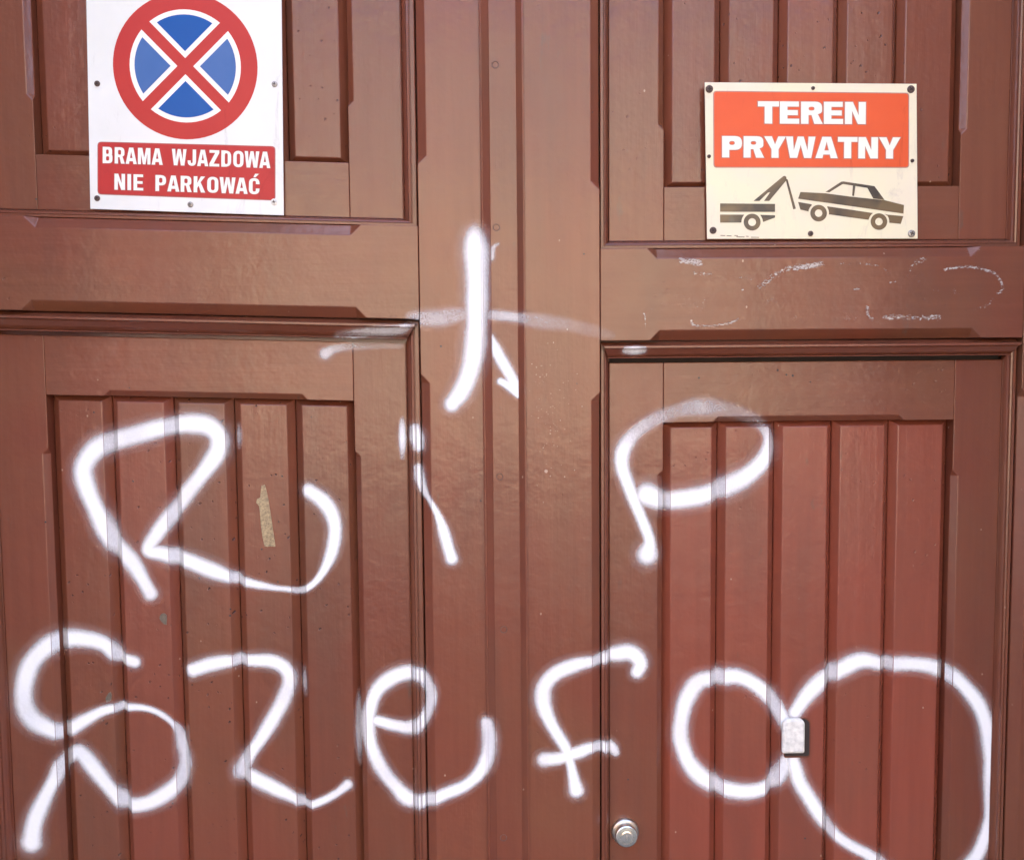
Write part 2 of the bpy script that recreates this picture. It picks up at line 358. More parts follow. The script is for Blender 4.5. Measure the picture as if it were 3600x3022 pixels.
def leaf(name, left):
    origin = (-.86, 0, 0) if left else (.88, 0, 0)
    root = empty(name, origin); B = Builder(root, origin, left)
    if left:
        xr0 = vx(.040, (177,1388), (251,3022), (125,300)); xr1 = vx(.040, (1251,1406), (1280,3022))
        grooves = [vx(.047, (395,1423), (457,3022)), vx(.047, (611,1423), (666,3022)), vx(.047, (823,1423), (871,3022)), vx(.047, (1040,1423), (1077,3022))]
        xi0 = vx(Yi, (8,2000), (61,3022)); xi1 = vx(Yi, (1420,1206), (1460,3022))
        xo1 = vx(.012, (1473,1125), (1511,3022)); xo0 = xi0-(xo1-xi1)
        xs0, xs1 = xo0-.115, vx(0, (1722,1500))
        zu_r = hz(.040, 1, (165,553), (1228,576)); zu_i = hz(Yi, 1, (0,733), (1428,768)); zu_o = hz(.012, 1, (0,762), (1471,797))
        zl_o = hz(0, 1, (0,1087), (1473,1124)); zl_i = hz(Yi, 1, (0,1177), (1420,1206)); zl_r = hz(.040, 1, (177,1388), (1249,1406))
        ch_up = (vx(0, (85,790)), vx(0, (1270,820))); ch_lo = (vx(0, (72,1086)), vx(0, (1289,1114)))
        ch_in_l = (vx(.026, (365,1391)), vx(.026, (1082,1400)))
        z_st = hz(0, 1, (1480,1315)); z_su = hz(0, 1, (1468,578)); z_il = hz(Yi, 1, (177,1575)); z_ir = hz(Yi, 1, (1255,1585)); z_iu = hz(Yi, 1, (133,352)); z_iu2 = hz(Yi, 1, (1228,375))
        bl = .0118; cu, clo = .0115, .0155
        lowm = ['plank_brown', 'plank_mid', 'plank_brown', 'plank_brown', 'plank_brown']; upm = ['plank_brown']*5
    else:
        xr0 = vx(.040, (2328,1483), (2323,3022), (2325,0)); xr1 = vx(.040, (3342,1480), (3305,3022), (3364,0))
        grooves = [vx(.047, (2523,1500), (2511,3022)), vx(.047, (2721,1500), (2706,3022)), vx(.047, (2923,1500), (2900,3022)), vx(.047, (3126,1500), (3091,3022))]
        xi0 = vx(Yi, (2141,849), (2146,3022)); xi1 = vx(Yi, (3525,1280), (3511,3022), (3536,837))+.005
        xo0 = vx(.012, (2108,1197), (2110,3022)); xo1 = vx(.012, (3580,867), (3573,1188), (3543,3022))
        xs0, xs1 = vx(0, (1726,1500)), xo1+.115
        zu_r = hz(.040, 0, (2325,660), (3360,663)); zu_i = hz(Yi, 0, (2143,849), (3534,837)); zu_o = hz(.012, 0, (2109,877), (3580,867))
        zl_o = hz(0, 0, (2108,1197), (3583,1188)); zl_i = hz(Yi, 0, (2137,1280), (3526,1262)); zl_r = hz(.040, 0, (2328,1483), (3340,1473))
        ch_up = (vx(0, (2274,880)), vx(0, (3448,877))); ch_lo = (vx(0, (2284,1188)), vx(0, (3452,1180)))
        ch_in_l = (vx(.026, (2505,1474)), vx(.026, (3178,1474)))
        z_st = hz(0, 0, (2106,1378)); z_su = hz(0, 0, (2094,668)); z_il = hz(Yi, 0, (2328,1652)); z_ir = hz(Yi, 0, (3350,1652)); z_iu = hz(Yi, 0, (2325,458)); z_iu2 = hz(Yi, 0, (3371,472))
        bl = .0104; cu, clo = .0115, .0150
        lowm = ['plank_red']*5; upm = ['plank_brown']*5
    g = .0004
    zb_o, zb_i, zb_r = .27, .295, .40                # below the picture
    zt_o, zt_i, zt_r = 3.56, 3.535, 3.44             # above the picture
    # outer frame
    st = [(zb_o+.08, z_st), (z_su, zt_o-.08)]
    lo_, hi_ = ((), st) if left else (st, ())
    B.member('stile', 'z', ZB, ZT, xs0, xo0-g, 0, .056, M['v'], low=() , high=st, c=.0130, d=.011)      if left else None
    B.member('stile', 'z', ZB, ZT, xo1+g, xs1, 0, .056, M['v'], low=st, high=(), c=.0130, d=.011)
    if not left: B.member('stile', 'z', ZB, ZT, xs0, xo0-g, 0, .056, M['v'], low=(), high=st, c=.0130, d=.011)
    B.member('rail', 'x', xo0+g, xo1-g, zl_o, zu_o, 0, .056, M['h'], low=[ch_lo], high=[ch_up], c=clo if True else cu, d=.012)
    B.member('rail', 'x', xo0+g, xo1-g, ZB, zb_o, 0, .056, M['h'], high=[(xo0+.08, xo1-.08)], c=.013, d=.011)
    B.member('rail', 'x', xo0+g, xo1-g, zt_o, ZT, 0, .056, M['h'], low=[(xo0+.08, xo1-.08)], c=.013, d=.011)
    ws = xi0-xo0
    m = .0017
    for s in ('left', 'right', 'bottom', 'top'):
        B.moulding(s, xo0+m, xo1-m, zb_o+m, zl_o-m, ws-m, .025-m, zl_o-zl_i-m, (DRIP if left else DRIP_GAP) if s == 'top' else SIDE, M['mould'])
    for s in ('left', 'right', 'bottom', 'top'):
        B.moulding(s, xo0+m, xo1-m, zu_o+m*.3, zt_o-m, ws-m, zu_i-zu_o-m*.3, .025-m, DRIP if s == 'top' else SIDE, M['mould'])
    if not left:                                     # near-black strip painting the shade in the groove under the drip moulding
        v, f = box_vf(xi0+.003, xi1-.003, .040, .0475, zl_i+.0006, zl_i+.0075); B.make('gap_shade', v, f, M['dark_hole'], 0, reg=False)
    # sub-frames that hold the planks
    for (a_i, a_r, b_r, b_i, chl, chr_, top_ch, bot_ch) in (
        (zb_i, zb_r, zl_r, zl_i, (zb_r+.06, z_il), (zb_r+.06, z_ir), [ch_in_l], [(xr0+.1, xr1-.1)]),
        (zu_i, zu_r, zt_r, zt_i, (z_iu, zt_r-.06), (z_iu2, zt_r-.06), [(xr0+.1, xr1-.1)], [])):
        B.member('panel_stile', 'z', a_i-.0005, b_i+.0005, xi0-.0005, xr0, Yi, .056, M['v'], high=[chl], c=.0085, d=.008)
        B.member('panel_stile', 'z', a_i-.0005, b_i+.0005, xr1, xi1+.0005, Yi, .056, M['v'], low=[chr_], c=.0085, d=.008)
        B.member('panel_rail', 'x', xr0+g, xr1-g, b_r, b_i+.0005, Yi, .056, M['h'], low=top_ch, c=.0085, d=.008)
        B.member('panel_rail', 'x', xr0+g, xr1-g, a_i-.0005, a_r, Yi, .056, M['h'], high=bot_ch, c=.0085, d=.008)
    xs = [xr0]+grooves+[xr1]
    planks(B, xs, zb_r, zl_r, lowm, bl, .0135, .0120)
    planks(B, xs, zu_r, zt_r, upm, bl, .0145, .0130)
    v, f = box_vf(xs0+.01, xs1-.01, .058, .070, ZB, ZT); B.make('light_stop_board', v, f, M['v'], 0, reg=False)  # unseen board, added to stop light leaking between the boards
    return root, B
left_leaf, BL = leaf('gate_leaf', True)
right_leaf, BR = leaf('gate_leaf', False)
tag(left_leaf, 'brown panelled wooden gate leaf carrying the no stopping sign, with tape remnant on its planks', 'gate')
tag(right_leaf, 'brown panelled wooden gate leaf with red lower planks, round lock and private ground sign', 'gate')

# cover strip over the meeting edge
xa, xb, xc, xd = vx(-.004, (1690,300), (1708,2900)), vx(-.010, (1719,0), (1737,2022), (1746,3022)), vx(-.010, (1814,0), (1834,3022)), vx(-.002, (1843,0), (1860,3022))
V, Fc = [], []
prof = [(xa,-.0003),(xa,-.0035),(xa+.0028,-.0048),(xa+.0032,-.0040),(xb-.0012,-.0100),(xb,-.0112),(xc,-.0112),(xc+.0012,-.0100),(xd-.003,-.0035),(xd,-.0030),(xd,-.0003)]
for z in (ZB, ZT): V += [(x, y, z) for x, y in prof]
n = len(prof)
for i in range(n): Fc.append((i, (i+1) % n, n+(i+1) % n, n+i))
Fc += [tuple(range(n)), tuple(range(n, 2*n))]
BR.make('cover_strip', V, Fc, M['v'], .0004)

# ------------------------------------------------------------------ raster of the gate front: which face lies where
CELL = .0012
RX0, RX1, RZ0, RZ1 = -.80, .84, .94, 2.42
NX, NZ = int((RX1-RX0)/CELL), int((RZ1-RZ0)/CELL)
GXc = RX0+(np.arange(NX)+.5)*CELL; GZc = RZ0+(np.arange(NZ)+.5)*CELL
PID = -np.ones((NX, NZ), dtype=np.int32); DEP = np.full((NX, NZ), 9.0)
PL = []
for k, (poly, tname) in enumerate(REG):
    nrm = np.zeros(3)
    for i in range(len(poly)):
        a, b = poly[i], poly[(i+1) % len(poly)]
        nrm += np.cross(a, b)
    L = np.linalg.norm(nrm)
    if L < 1e-12: PL.append(None); continue
    nrm /= L
    if nrm[1] > 0: nrm = -nrm
    if nrm[1] > -.12: PL.append(None); continue
    c0 = poly.mean(0); PL.append((nrm, c0, tname))
    i0, i1 = np.searchsorted(GXc, [poly[:,0].min(), poly[:,0].max()]); j0, j1 = np.searchsorted(GZc, [poly[:,2].min(), poly[:,2].max()])
    if i1 <= i0 or j1 <= j0: continue
    X, Z = np.meshgrid(GXc[i0:i1], GZc[j0:j1], indexing='ij')
    ins = np.zeros(X.shape, bool)
    for i in range(len(poly)):
        x1, z1 = poly[i][0], poly[i][2]; x2, z2 = poly[(i+1) % len(poly)][0], poly[(i+1) % len(poly)][2]
        if z1 == z2: continue
        ins ^= ((z1 > Z) != (z2 > Z)) & (X < (x2-x1)*(Z-z1)/(z2-z1)+x1)
    Yp = c0[1]-(nrm[0]*(X-c0[0])+nrm[2]*(Z-c0[2]))/nrm[1]
    sub = DEP[i0:i1, j0:j1]; ok = ins & (Yp < sub)
    sub[ok] = Yp[ok]; PID[i0:i1, j0:j1][ok] = k
def depth(x, z, default=.02):
    i, j = int((x-RX0)/CELL), int((z-RZ0)/CELL)
    if 0 <= i < NX and 0 <= j < NZ and PID[i, j] >= 0: return DEP[i, j]
    return default
def on_gate(px, py):
    x, z = at(px, py, .018)
    for _ in range(2): x, z = at(px, py, depth(x, z))
    return x, z

# ------------------------------------------------------------------ paint sprayed on the gate
def smooth_path(pts, step):
    P = np.array(pts, dtype=float)
    if len(P) == 1: return P
    Q = np.vstack([2*P[0]-P[1], P, 2*P[-1]-P[-2]]); out = []
    for i in range(1, len(Q)-2):
        p0, p1, p2, p3 = Q[i-1], Q[i], Q[i+1], Q[i+2]
        n = max(2, int(np.linalg.norm((p2-p1)[:2])/step))
        for t in np.linspace(0, 1, n, endpoint=False):
            out.append(.5*((2*p1)+(-p0+p2)*t+(2*p0-5*p1+4*p2-p3)*t*t+(-p0+3*p1-3*p2+p3)*t**3))
    out.append(P[-1]); return np.array(out)
PXM = DIST/FPX
def decal(name, strokes, mat, parent=None, origin=(0,0,0), thr=.035, lift=.00035, hard=.42, soft=1.52, mist=0.0):
    """strokes: list of lists of (px, py, radius px[, strength]); laid on the gate's faces as a thin coat"""
    D = np.zeros((NX, NZ), dtype=np.float32)
    for st in strokes:
        keep = None
        if isinstance(st, tuple): keep, st = st
        pts = []
        for q in st:
            x, z = on_gate(q[0], q[1]); pts.append((x, z, q[2]*PXM*.94, q[3] if len(q) > 3 else 1.0))
        layer = np.zeros((NX, NZ), dtype=np.float32)
        path = smooth_path(pts, .0016); ph = np.random.rand(4)*6.3; sl = np.arange(len(path))*.0016
        for kk, (x, z, r, op) in enumerate(path):
            wv = math.sin(sl[kk]*38+ph[0])+.7*math.sin(sl[kk]*91+ph[1])
            r *= 1+.055*wv; op *= 1-.10*max(0, math.sin(sl[kk]*23+ph[2])+.5*math.sin(sl[kk]*57+ph[3]))
            r = max(r, .0012); op = min(max(op, 0), 1); ext = r*max(soft, 2.7 if mist else 0)+CELL
            i0, i1 = max(0, int((x-ext-RX0)/CELL)), min(NX, int((x+ext-RX0)/CELL)+2)
            j0, j1 = max(0, int((z-ext-RZ0)/CELL)), min(NZ, int((z+ext-RZ0)/CELL)+2)
            if i1 <= i0 or j1 <= j0: continue
            q = np.sqrt((GXc[i0:i1, None]-x)**2+(GZc[None, j0:j1]-z)**2)/r
            s = np.clip((soft-q)/(soft-hard), 0, 1); s = (s*s*(3-2*s))**1.2; s = op*(1-(1-s)*(1-mist*np.clip(1-q/2.7, 0, 1)**2))
            np.maximum(layer[i0:i1, j0:j1], s, out=layer[i0:i1, j0:j1])
        if keep:
            ids = [k for k, p in enumerate(PL) if p is not None and keep(p)]
            layer[~np.isin(PID, ids)] = 0
        D = np.maximum(D, layer)
    # vertex values = mean of the four cells around
    Dv = np.zeros((NX+1, NZ+1), dtype=np.float32); Cn = np.zeros_like(Dv)
    for a in (0, 1):
        for b in (0, 1): Dv[a:NX+a, b:NZ+b] += D; Cn[a:NX+a, b:NZ+b] += 1
    Dv /= Cn
    cells = np.argwhere((D > thr) & (PID >= 0))
    verts, faces, vals, idx = [], [], [], {}
    for i, j in cells:
        k = int(PID[i, j]); nrm, c0, tn = PL[k]; f = []
        fac = min(1.0, -nrm[1]/.92)**.9
        for a, b in ((0,0), (1,0), (1,1), (0,1)):
            key = (i+a, j+b, k); q = idx.get(key)
            if q is None:
                x, z = RX0+(i+a)*CELL, RZ0+(j+b)*CELL
                y = c0[1]-(nrm[0]*(x-c0[0])+nrm[2]*(z-c0[2]))/nrm[1]
                q = len(verts); idx[key] = q
                verts.append((x+nrm[0]*lift-origin[0], y+nrm[1]*lift-origin[1], z+nrm[2]*lift-origin[2])); vals.append(float(Dv[i+a, j+b])*fac)
            f.append(q)
        faces.append(f)
    me = bpy.data.meshes.new(name); me.from_pydata(verts, [], faces); me.materials.append(mat)
    A = me.attributes.new('spray', 'FLOAT', 'POINT'); A.data.foreach_set('value', vals)
    o = bpy.data.objects.new(name, me); COL.objects.link(o)
    if parent: o.parent = parent
    else: o.location = origin
    return o
LIFT = [.0003]
def graffiti(name, label, strokes):
    ref = on_gate(strokes[0][1][0][0], strokes[0][1][0][1]) if isinstance(strokes[0], tuple) else on_gate(strokes[0][0][0], strokes[0][0][1])
    LIFT[0] += .00007
    o = decal(name, strokes, M['spray'], origin=(ref[0], 0, ref[1]), mist=.34, thr=.016, lift=LIFT[0]); tag(o, label, 'graffiti', 'white sprayed letters across the gate'); return o
inner_only = lambda p: p[2] in ('plank', 'panel_stile')
is_strip = lambda p: p[2] == 'cover_strip'
strip_face = lambda p: p[2] == 'cover_strip' and p[0][1] < -.98
not_strip_face = lambda p: not (p[2] == 'cover_strip' and p[1][0] > xb-.0005)

graffiti('sprayed_cross', 'white sprayed cross with long curved upright and faint crossbar, over the meeting stiles', [
    (not_strip_face, [(1668,800,22,.0),(1670,835,32,.75),(1674,880,37),(1677,971,38),(1677,1057,38),(1675,1143,37),(1669,1229,35),(1652,1303,32),(1625,1371,30),(1589,1420,28)]),
    (strip_face, [(1723,905,14,.55),(1735,870,8,.4),(1752,858,5,.3)]),
    [(1143,1243,19,.6),(1180,1225,15,.42),(1260,1215,16,.22),(1405,1212,13,.18)],
    [(1190,1182,14,.25),(1290,1168,18,.55),(1400,1160,17,.6),(1450,1135,14,.3)],
    [(1440,1112,14,.2),(1480,1118,26,.32),(1543,1119,28,.40),(1600,1108,27,.32),(1680,1106,20,.32),(1743,1108,17,.5),(1817,1116,17,.5),(1850,1122,22,.24),(1914,1131,24,.20),(2000,1142,24,.14),(2086,1163,22,.09),(2150,1180,15,.06)],
    (strip_face, [(1722,1185,14,.9),(1745,1232,19),(1770,1278,21),(1793,1318,20),(1815,1362,17),(1826,1392,8),(1800,1366,14),(1778,1350,13),(1760,1340,12)])])
graffiti('sprayed_spot', 'small white sprayed spot on the top moulding of the right lower panel', [
    (lambda p: p[2] == 'moulding' and p[1][1] < .02, [(2200,1230,12,.7),(2232,1231,14,.9),(2262,1230,11,.65)])])
graffiti('sprayed_letter', 'white sprayed capital R on the left planks, around the tape remnant', [
    [(529,2085,26),(503,2039,27),(462,1972,30),(400,1891,32),(343,1800,33),(306,1714,34),(294,1646,35),(326,1589,34),(389,1554,33),(486,1526,34),(571,1503,33),(657,1489,33),(728,1496,33),(766,1531,32),(766,1583,31),(726,1646,30),(663,1726,28),(600,1811,26),(549,1880,25),(522,1932,25),(571,1945,28),(657,1969,30),(743,2003,27),(860,2042,17),(960,2064,11),(1020,2071,10),(1057,2073,11),(1100,2052,11),(1136,2008,14),(1166,1940,21),(1178,1870,25),(1168,1810,27),(1137,1762,27),(1086,1724,25)],
    [(840,1480,8,.0),(841,1530,11,.6),(842,1580,9,.0)]])
graffiti('sprayed_letter', 'white sprayed slanting letter i with its dot, beside the meeting stile', [
    [(1460,1508,20,.8),(1466,1537,27),(1472,1566,22,.9)],
    [(1414,1462,7,.0),(1414,1500,11,.65),(1415,1550,13,.8),(1414,1608,8,.2)],
    [(1472,1645,17,.8),(1478,1680,19),(1492,1722,14),(1511,1757,9),(1535,1800,12),(1553,1845,17),(1565,1885,19),(1576,1925,19),(1588,1962,21)]])
graffiti('sprayed_letter', 'white sprayed letter P with faint top, above the round lock', [
    [(2276,1948,36),(2283,1900,19,.95),(2262,1838,20),(2236,1775,22),(2207,1700,23),(2187,1640,25),(2190,1585,25,.95),(2225,1530,24,.68),(2290,1480,25,.42),(2370,1448,26,.24),(2450,1431,30,.36),(2560,1440,26,.17),(2640,1470,22,.2),(2690,1510,21,.5),(2703,1560,24,.92),(2682,1618,30),(2625,1672,33),(2560,1706,34),(2480,1738,35),(2400,1753,34),(2330,1753,34),(2274,1738,37)]])
graffiti('sprayed_letter', 'white sprayed capital S with crossed tail on the left planks', [
    [(474,2325,22),(423,2296,24),(366,2262,27),(303,2245,30),(240,2242,31),(171,2268,33),(114,2325,34),(89,2393,34),(86,2468,34),(114,2525,33),(171,2559,31),(240,2559,26),(297,2531,24),(366,2496,19),(446,2482,14),(514,2488,11),(571,2511,10),(617,2553,11),(646,2605,20),(655,2668,24),(636,2736,26),(583,2788,27),(514,2822,28),(451,2816,28),(394,2776,28),(343,2713,28),(297,2656,28),(269,2641,26),(234,2668,23),(194,2731,25),(154,2811,28),(123,2885,30),(111,2959,34)]])
graffiti('sprayed_letter', 'white sprayed letter z between the S and the e', [
    [(680,2353,25),(743,2333,24),(811,2322,22),(886,2319,23),(960,2324,26),(1004,2350,27),(1018,2393,24),(997,2456,25),(960,2525,26),(914,2599,24),(874,2656,25),(859,2698,29),(891,2731,28),(960,2765,26),(1029,2799,21),(1080,2819,16),(1137,2811,15),(1189,2782,15),(1223,2755,17)],
    [(1072,2330,7,.0),(1073,2390,10,.6),(1076,2450,8,.0)]])
graffiti('sprayed_letter', 'white sprayed letter e reaching from the left planks to the cover strip', [
    [(1326,2531,19),(1389,2548,23),(1446,2553,25),(1486,2531,19),(1511,2479,18),(1514,2428,20),(1486,2375,24),(1440,2361,29),(1383,2378,29),(1331,2418,26),(1306,2473,23),(1294,2536,24),(1303,2611,24),(1337,2691,26),(1389,2759,26),(1440,2805,27),(1497,2808,23),(1566,2788,22),(1634,2759,23),(1686,2713,24),(1714,2656,24),(1721,2593,25),(1714,2542,21)],
    [(1262,2410,6,.0),(1263,2480,10,.6),(1264,2600,11,.75),(1266,2690,7,.0)]])
graffiti('sprayed_letter', 'white sprayed letter f with short crossbar, over the round lock', [
    [(2240,2360,22),(2251,2327,26),(2217,2293,30),(2160,2296,28),(2091,2319,22),(2023,2336,24),(1954,2365,26),(1914,2411,27),(1909,2462,28),(1926,2519,26),(1954,2571,22),(1989,2628,20),(2006,2685,16),(2017,2736,18),(2026,2776,25)],
    [(1914,2668,24),(1971,2662,22),(2034,2642,22),(2091,2622,20),(2143,2620,22,.95),(2164,2642,15,.7)]])
graffiti('sprayed_letter', 'smaller white sprayed ring, first o, left of the white lock cover', [
    [(2766,2548,22),(2737,2496,24),(2703,2445,26),(2651,2402,29),(2589,2376,30),(2514,2374,30),(2457,2394,30),(2417,2447,30),(2398,2510,30),(2391,2580,30),(2402,2632,30),(2426,2685,30),(2474,2734,30),(2543,2768,30),(2617,2780,30),(2686,2768,30),(2737,2725,27),(2766,2668,25)]])
graffiti('sprayed_letter', 'larger white sprayed ring, second o, open towards the gate foot', [
    (inner_only, [(2794,2502,26),(2834,2445,30),(2891,2388,30),(2960,2348,31),(3029,2320,31),(3103,2328,28),(3183,2331,26),(3257,2337,26),(3314,2353,27),(3380,2401,27),(3438,2473,28),(3468,2553,28),(3482,2639,28),(3484,2725,25),(3479,2811,20),(3474,2879,20),(3458,2948,24),(3420,3022,26),(3345,3100,26),(3240,3120,25),(3140,3075,24),(3057,3005,22),(2994,2971,20),(2937,2931,21),(2886,2868,24),(2846,2805,26),(2811,2748,26),(2794,2691,26),(2787,2655,22)])])

# old chalk rubbed off the middle rail of the right leaf
def oc(pts, r, s=.8):                                # points of the strip 2300..3600 x 850..1200, magnified 1.615
    return [(2300+x/1.6154, 850+y/1.6154, r*1.12, min(1, s*1.0)) for x, y in pts]
chalk = [oc([(150,105),(200,110),(255,120)], 14, 1), oc([(230,178),(270,182),(318,182)], 8, .8), oc([(600,255),(640,225),(690,185),(760,150),(840,140),(950,125)], 12, .8),
         oc([(800,148),(860,140),(940,128)], 11, 1), oc([(1060,125),(1200,125),(1290,145),(1330,180)], 6, .55), oc([(1450,150),(1490,115),(1530,100)], 11, .7),
         oc([(1650,160),(1720,145),(1800,142),(1870,155),(1930,180),(1965,220),(1978,270),(1950,290)], 7, .9), oc([(1930,320),(1890,360),(1820,385)], 6, .6),
         oc([(210,450),(215,470),(280,478),(350,474),(430,460),(475,440)], 5, 1), oc([(212,450),(222,472)], 6, 1), oc([(1310,430),(1380,425),(1480,430),(1620,428)], 11, .85),
         oc([(1210,370),(1215,415),(1240,440)], 8, .8), oc([(1090,435),(1140,440)], 8, .5), oc([(790,460),(800,430),(810,410)], 6, .5), oc([(230,375),(280,370),(290,320)], 9, .5),
         oc([(630,330),(700,335),(740,345)], 9, .4), oc([(1770,55),(1800,80),(1850,45)], 4, .7), oc([(1560,270),(1610,275)], 7, .5), oc([(1700,270),(1720,295)], 7, .55), oc([(1340,230),(1370,228)], 5, .9),
         oc([(1130,268),(1172,268)], 4.5, 1.), oc([(500,273),(510,273)], 4, 1.), oc([(10,300),(120,300),(200,320)], 5, .4), oc([(30,350),(180,355),(330,345)], 5, .35), oc([(320,212),(450,205),(560,210)], 6, .45), oc([(1420,200),(1560,215)], 14, .35)]
chalk += [[(2259,1097,5,.9),(2266,1108,5,1),(2269,1130,3.5,1),(2268,1148,3.5,1)], [(2262,1093,4,.8),(2290,1085,5,.6),(2315,1079,5,.8)]]
decal('rubbed_chalk_marks', chalk, M['chalk'], right_leaf, (.88,0,0), thr=.02, hard=.4, soft=1.5, lift=.0003)

# ------------------------------------------------------------------ small lathe parts
def lathe(prof, c, seg=20):
    """prof: (radius, height towards the street); c = centre on the surface"""
    V, Fc = [], []
    for r, h in prof:
        for k in range(seg):
            a = 2*math.pi*k/seg; V.append((c[0]+r*math.cos(a), c[1]-h, c[2]+r*math.sin(a)))
    for i in range(len(prof)-1):
        for k in range(seg):
            Fc.append((i*seg+k, i*seg+(k+1) % seg, (i+1)*seg+(k+1) % seg, (i+1)*seg+k))
    Fc.append(tuple(range(seg))); Fc.append(tuple((len(prof)-1)*seg+k for k in range(seg)))
    return V, Fc
def screw(parent, origin, c, r, mat, ang):
    V, Fc = lathe([(r,-.0008),(r,.0006),(r*.82,.0015),(r*.45,.0019)], c, 16)
    o = mesh_obj('screw', V, Fc, mat, parent, origin)
    V, Fc = [], []
    for a in (ang, ang+math.pi/2):
        ca, sa = math.cos(a), math.sin(a); l, w = r*.55, r*.12
        b = len(V)
        for y in (c[1]-.0016, c[1]-.0021):
            for u, v in ((-l,-w),(l,-w),(l,w),(-l,w)): V.append((c[0]+u*ca-v*sa, y-(.00003 if a != ang else 0), c[2]+u*sa+v*ca))
        Fc += [(b,b+1,b+2,b+3),(b+4,b+5,b+6,b+7),(b,b+1,b+5,b+4),(b+1,b+2,b+6,b+5),(b+2,b+3,b+7,b+6),(b+3,b,b+4,b+7)]
    mesh_obj('cross_slot', V, Fc, M['dark_hole'], o, origin)
    return o
for px, py in ((1741,228),(1745,800),(1757,1675),(1771,2212),(1770,2943)):
    x, z = at(px, py, -.0112)
    V, Fc = lathe([(.0054,-.0003),(.0054,.0004),(.0043,.0003),(.0037,-.0009),(.0020,-.0012)], (x,-.0113,z), 18)
    s = mesh_obj('screw', V, Fc, M['rusty_paint'], right_leaf, (.88,0,0))
    V, Fc = lathe([(.0027,-.0002),(.0022,.0004)], (x+.0003,-.0106,z), 12); mesh_obj('screw_socket', V, Fc, M['dark_hole'], s, (.88,0,0))
# nail holes in the paint
for left, pts in ((True, [(127,700),(702,1460),(455,1363),(330,1449),(1094,1466),(468,1691),(992,1673),(501,2041),(701,2031),(980,1833),(920,1930),(160,1834),(977,2044),(810,2140),(809,2163),(607,2822),(1690,1760),(1550,1217)]),
                  (False, [(2028,1348),(2457,1328),(2765,1317),(2787,1320),(2734,1301),(2849,1342),(2053,893),(2830,2945),(2600,2705),(2208,2738),(2562,1133),(2082,395)])):
    for px, py in pts:
        x, z = on_gate(px, py); y = depth(x, z); r = random.uniform(.0010, .0019)
        V, Fc = lathe([(r,-.0004),(r*.9,.00035),(r*.3,.0002)], (x,y,z), 9)
        mesh_obj('nail_hole', V, Fc, M['dark_hole'], left_leaf if left else right_leaf, (-.86,0,0) if left else (.88,0,0))
# pale paint specks spattered on the right stile
V, Fc = [], []
def speck(x, z, r):
    y = depth(x, z)-.0004; b = len(V); n = 6
    for k in range(n): V.append((x+r*random.uniform(.7,1.2)*math.cos(k*2*math.pi/n), y, z+r*random.uniform(.7,1.3)*math.sin(k*2*math.pi/n)))
    Fc.append(tuple(range(b, b+n)))
for k in range(80):
    px, py = random.gauss(1925, 38), random.gauss(1440, 110)
    if 1862 < px < 2070: speck(*on_gate(px, py), random.choice((.0004,.0005,.0006,.0009)))
speck(*on_gate(1920,1655), .0028)
o = mesh_obj('paint_specks', V, Fc, plain('pale_specks', (.42,.29,.21), .6), right_leaf, (.88,0,0)); o['kind'] = 'stuff'
# chipped spot, bare primer
def blob(name, pts, mat, parent, origin, lift=.0005, label=None):
    P = [on_gate(*p) for p in pts]; ys = min(depth(x, z) for x, z in P)-lift
    V = [(x, ys, z) for x, z in P]+[(x, ys+.0012, z) for x, z in P]; n = len(P)
    Fc = [tuple(range(n)), tuple(range(n, 2*n))]+[(i, (i+1) % n, n+(i+1) % n, n+i) for i in range(n)]
    o = mesh_obj(name, V, Fc, mat, parent, origin)
    return o
blob('paint_chip', [(562,2164),(568,2156),(578,2154),(586,2160),(587,2172),(586,2186),(586,2195),(577,2193),(566,2182),(561,2173)], M['chip'], left_leaf, (-.86,0,0))
blob('paint_chip', [(382,2434),(390,2430),(393,2441),(391,2462),(374,2468),(371,2452)], M['chip'], left_leaf, (-.86,0,0))
t = blob('tape_remnant', [(919,1706),(931,1703),(937,1722),(941,1740),(946,1769),(951,1800),(957,1840),(963,1880),(968,1915),(968,1921),(950,1919),(941,1921),(930,1918),(922,1880),(917,1840),(914,1800),(911,1778),(901,1766),(904,1753),(915,1748)], M['tape'], None, (at(935,1810,.036)[0], .036, at(935,1810,.036)[1]), .0008)
tag(t, 'torn strip of beige masking tape stuck on a plank beside the R', 'tape')

# ------------------------------------------------------------------ round lock and white lock cover
lx, lz = at(2197, 2919, Yi)
lock = empty('door_lock', (lx, Yi, lz)); tag(lock, 'round worn nickel lock cylinder below the sprayed f', 'lock')
lo = (lx, Yi, lz)
V, Fc = lathe([(.0215,-.0005),(.0215,.003),(.0205,.0052),(.0185,.0064),(.0172,.0066),(.0172,.0075)], lo, 36); mesh_obj('rosette', V, Fc, M['brass_dark'], lock, lo, smooth=False)
V, Fc = lathe([(.0172,.006),(.0174,.013),(.0176,.0165),(.0170,.0185),(.0155,.0196),(.0112,.0200),(.0108,.0192),(.0098,.0192),(.0094,.0204)], lo, 40); kn = mesh_obj('cylinder', V, Fc, M['brass'], lock, lo)
V, Fc = lathe([(.0094,.0196),(.0092,.0208),(.0080,.0212)], lo, 28); mesh_obj('core', V, Fc, M['brass'], kn, lo)
v, f = box_vf(lx-.0006, lx+.0006, Yi-.0216, Yi-.0210, lz-.0040, lz+.0030); mesh_obj('keyhole', v, f, M['brass_dark'], kn, lo)

